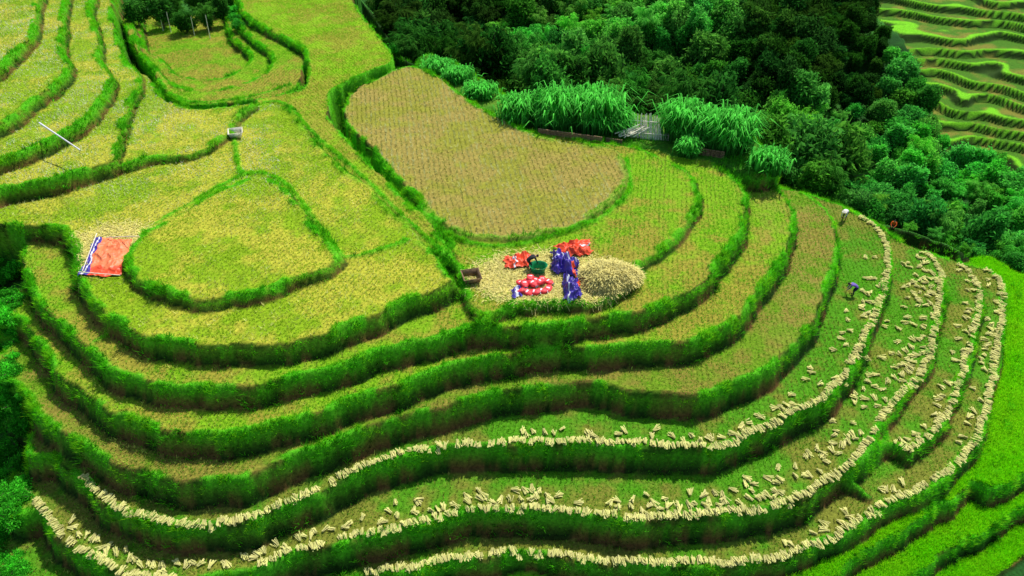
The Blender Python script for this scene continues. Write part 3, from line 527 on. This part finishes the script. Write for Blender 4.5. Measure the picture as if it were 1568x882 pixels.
# ---------------------------------------------------------------- people
SK=plain('skin',(.38,.2,.12),.6,.1,5); HR=plain('hair',(.01,.008,.007),.5,.2,30)
POSE={
'bend':dict(pel=(0,-.18,.84),sp=(0,.0,.98),ch=(0,.2,1.04),nk=(0,.36,1.02),hd=(0,.5,.96),kn=(.12,.0,.46),an=(.13,-.05,.09),to=(.14,.13,.04),sh=(.18,.28,1.02),el=(.22,.36,.74),wr=(.14,.48,.5)),
'crouch':dict(pel=(0,-.15,.34),sp=(0,-.08,.52),ch=(0,.04,.7),nk=(0,.12,.84),hd=(0,.18,.96),kn=(.17,.26,.46),an=(.14,-.02,.09),to=(.15,.16,.04),sh=(.18,.07,.77),el=(.24,.27,.58),wr=(.12,.46,.45))}
def person(u,v,pose,rot,shirt,pants,hat=None):
    x0,y0,z0=[float(q[0]) for q in hit(u,v,zf)]; J=POSE[pose]; vs=[];es=[];rs=[];tag=[]
    def add(p,r,par,t):
        vs.append(Vector(p)); rs.append(r); tag.append(t)
        if par is not None: es.append((par,len(vs)-1))
        return len(vs)-1
    pe=add(J['pel'],.15,None,1); s_=add(J['sp'],.135,pe,0); c=add(J['ch'],.155,s_,0); n=add(J['nk'],.06,c,2); hd=add(J['hd'],.06,n,2)
    for sg in (-1,1):
        M=lambda k:Vector((J[k][0]*sg,J[k][1],J[k][2]))
        hip=Vector(J['pel'])+Vector((.1*sg,0,-.05)); a=add(hip,.105,pe,1); b=add((hip+M('kn'))/2,.088,a,1); k_=add(M('kn'),.068,b,1); cf=add(M('kn')*.6+M('an')*.4,.058,k_,1); an=add(M('an'),.04,cf,1); add(M('to'),.035,an,3)
        sh=add(M('sh'),.065,c,0); el=add(M('el'),.045,sh,0); wr=add(M('wr'),.028,el,0)
        d=(M('wr')-M('el')).normalized(); side=Vector((sg*1.,0,0)); side=(side-d*side.dot(d)).normalized(); pl=add(M('wr')+d*.05,.026,wr,2)
        nrm=d.cross(side)
        for fi,(o_,ln) in enumerate([(-.03,.06),(-.01,.075),(.01,.07),(.03,.055)]):
            k1=M('wr')+d*.095+side*o_; f1=add(k1,.0095,pl,2); f2=add(k1+d*ln*.5,.0085,f1,2); add(k1+d*ln*.85+nrm*.02,.007,f2,2)
        t1=add(M('wr')+d*.05-side*.04,.011,pl,2); add(M('wr')+d*.085-side*.06,.009,t1,2)
    me=bpy.data.meshes.new('b'); me.from_pydata([tuple(q) for q in vs],es,[]); o=bpy.data.objects.new('b',me); scene.collection.objects.link(o)
    o.modifiers.new('s','SKIN'); sl_=me.skin_vertices[0].data
    for k,r in enumerate(rs): sl_[k].radius=(r,r)
    sl_[0].use_root=True; sb=o.modifiers.new('u','SUBSURF'); sb.levels=2; sb.render_levels=2
    dg=bpy.context.evaluated_depsgraph_get(); bm_=bpy.data.meshes.new_from_object(o.evaluated_get(dg)); bpy.data.objects.remove(o)
    for m_ in (shirt,pants,SK,M_dk): bm_.materials.append(m_)
    for p in bm_.polygons:
        c_=p.center; best=9;bt_=0
        for (a,b) in es:
            A,B=vs[a],vs[b]; ab=B-A; t=max(0,min(1,(c_-A).dot(ab)/(ab.length_squared+1e-9))); dd=(c_-A-ab*t).length-(rs[a]*(1-t)+rs[b]*t)
            if dd<best: best=dd; bt_=tag[b] 
        p.material_index=bt_; p.use_smooth=True
    root=emp('farmer'); root.location=(x0,y0,z0); root.rotation_euler=(0,0,rot)
    bo=bpy.data.objects.new('body',bm_); scene.collection.objects.link(bo); bo.parent=root
    hv=Vector(J['hd'])+Vector((0,.01,.03)); V_=[];nn_,mm_=16,20
    for i in range(nn_+1):
        ph=math.pi*i/nn_
        for j in range(mm_):
            th=2*math.pi*j/mm_; x=math.sin(ph)*math.cos(th)*.076; y=math.sin(ph)*math.sin(th)*.095; z=math.cos(ph)*.115
            f=math.exp(-((x/.016)**2)-((z+.01)/.03)**2)*(y>0); y+=.024*f
            if y>0 and z<-.03: x*=.85
            y-=.008*(y>0)*(math.exp(-((abs(x)-.032)/.014)**2-((z-.012)/.012)**2)); y-=.006*(y>0)*math.exp(-(x/.025)**2-((z+.055)/.006)**2)
            V_.append((hv[0]+x,hv[1]+y,hv[2]+z))
    F_=[[i*mm_+j,i*mm_+(j+1)%mm_,(i+1)*mm_+(j+1)%mm_,(i+1)*mm_+j] for i in range(nn_) for j in range(mm_)]
    mi=[]
    for f in F_:
        c_=sum((Vector(V_[q]) for q in f),Vector())/4-hv; mi.append(1 if (c_.z>.05 or c_.y<-.0 and c_.z>-.07) else 0)
    mk('head',V_,F_,[SK,HR],smoothf=True,mi=mi,parent=root)
    for sg in (-1,1):
        v,f=tube((hv[0]+sg*.072,hv[1],hv[2]-.02),(hv[0]+sg*.09,hv[1]-.01,hv[2]+.015),.012,.016,8); mk('ear',v,f,SK,parent=root)
    if hat:
        n_=24; V_=[(hv[0],hv[1],hv[2]+.2)]+[(hv[0]+math.cos(q*2*math.pi/n_)*r,hv[1]+math.sin(q*2*math.pi/n_)*r,hv[2]+z) for r,z in ((.1,.13),(.22,.03),(.21,.02)) for q in range(n_)]
        T3=[[0,1+q,1+(q+1)%n_] for q in range(n_)]; F_=[[1+k*n_+q,1+(k+1)*n_+q,1+(k+1)*n_+(q+1)%n_,1+k*n_+(q+1)%n_] for k in range(2) for q in range(n_)]
        me=bpy.data.meshes.new('hat'); me.from_pydata(V_,[],T3+F_); me.materials.append(hat); h_=bpy.data.objects.new('hat',me); scene.collection.objects.link(h_); h_.parent=root
    return root
M_sh=plain('white_shirt',(.75,.72,.72),.8,.1,9); M_pu=plain('purple_shirt',(.16,.1,.4),.8,.2,9); M_tr=plain('dark_trousers',(.02,.025,.05),.8,.2,9); M_os=plain('orange_shirt',(.8,.12,.01),.7,.1,9)
person(812,412,'bend',-1.2,M_dk,M_dk); person(1292,336,'bend',2.4,M_sh,M_tr,M_bm); person(1305,452,'bend',1.2,M_pu,M_tr); person(1366,350,'crouch',2.6,M_os,M_tr)
x0,y0,z0=[float(q[0]) for q in hit(824,418,zf)]; V_=[];F_=[];n_=24;pr=[(.0,.04),(.30,.04),(.34,.3),(.42,.55),(.45,.56),(.40,.54),(.32,.3),(.28,.08),(0,.08)]
for r,z in pr:
    for k in range(n_): V_.append((math.cos(k*2*math.pi/n_)*r*1.2,math.sin(k*2*math.pi/n_)*r,z))
F_=[[i*n_+k,i*n_+(k+1)%n_,(i+1)*n_+(k+1)%n_,(i+1)*n_+k] for i in range(len(pr)-1) for k in range(n_)]
gb=mk('green_tub',V_,F_,M_gn,smoothf=True); gb.location=(x0,y0,z0); gb.scale=(1.2,1.2,1.2)
# ---------------------------------------------------------------- light
s=Vector((.34,.55,1.0)).normalized()
sl=bpy.data.lights.new('sun','SUN'); sl.energy=5; sl.angle=math.radians(.5); sl.color=(1,.96,.87); so=bpy.data.objects.new('sun',sl); scene.collection.objects.link(so); so.rotation_euler=s.to_track_quat('Z','Y').to_euler()
w=bpy.data.worlds.new("World"); scene.world=w; w.use_nodes=True; N=w.node_tree.nodes; bg=N['Background']; sk=N.new('ShaderNodeTexSky'); sk.sky_type='NISHITA'; sk.sun_disc=False; sk.sun_elevation=math.asin(s.z); sk.sun_rotation=math.atan2(s.x,s.y)
w.node_tree.links.new(sk.outputs[0],bg.inputs[0]); bg.inputs[1].default_value=.14
scene.view_settings.view_transform='Standard'; scene.view_settings.look='None'; scene.view_settings.exposure=0
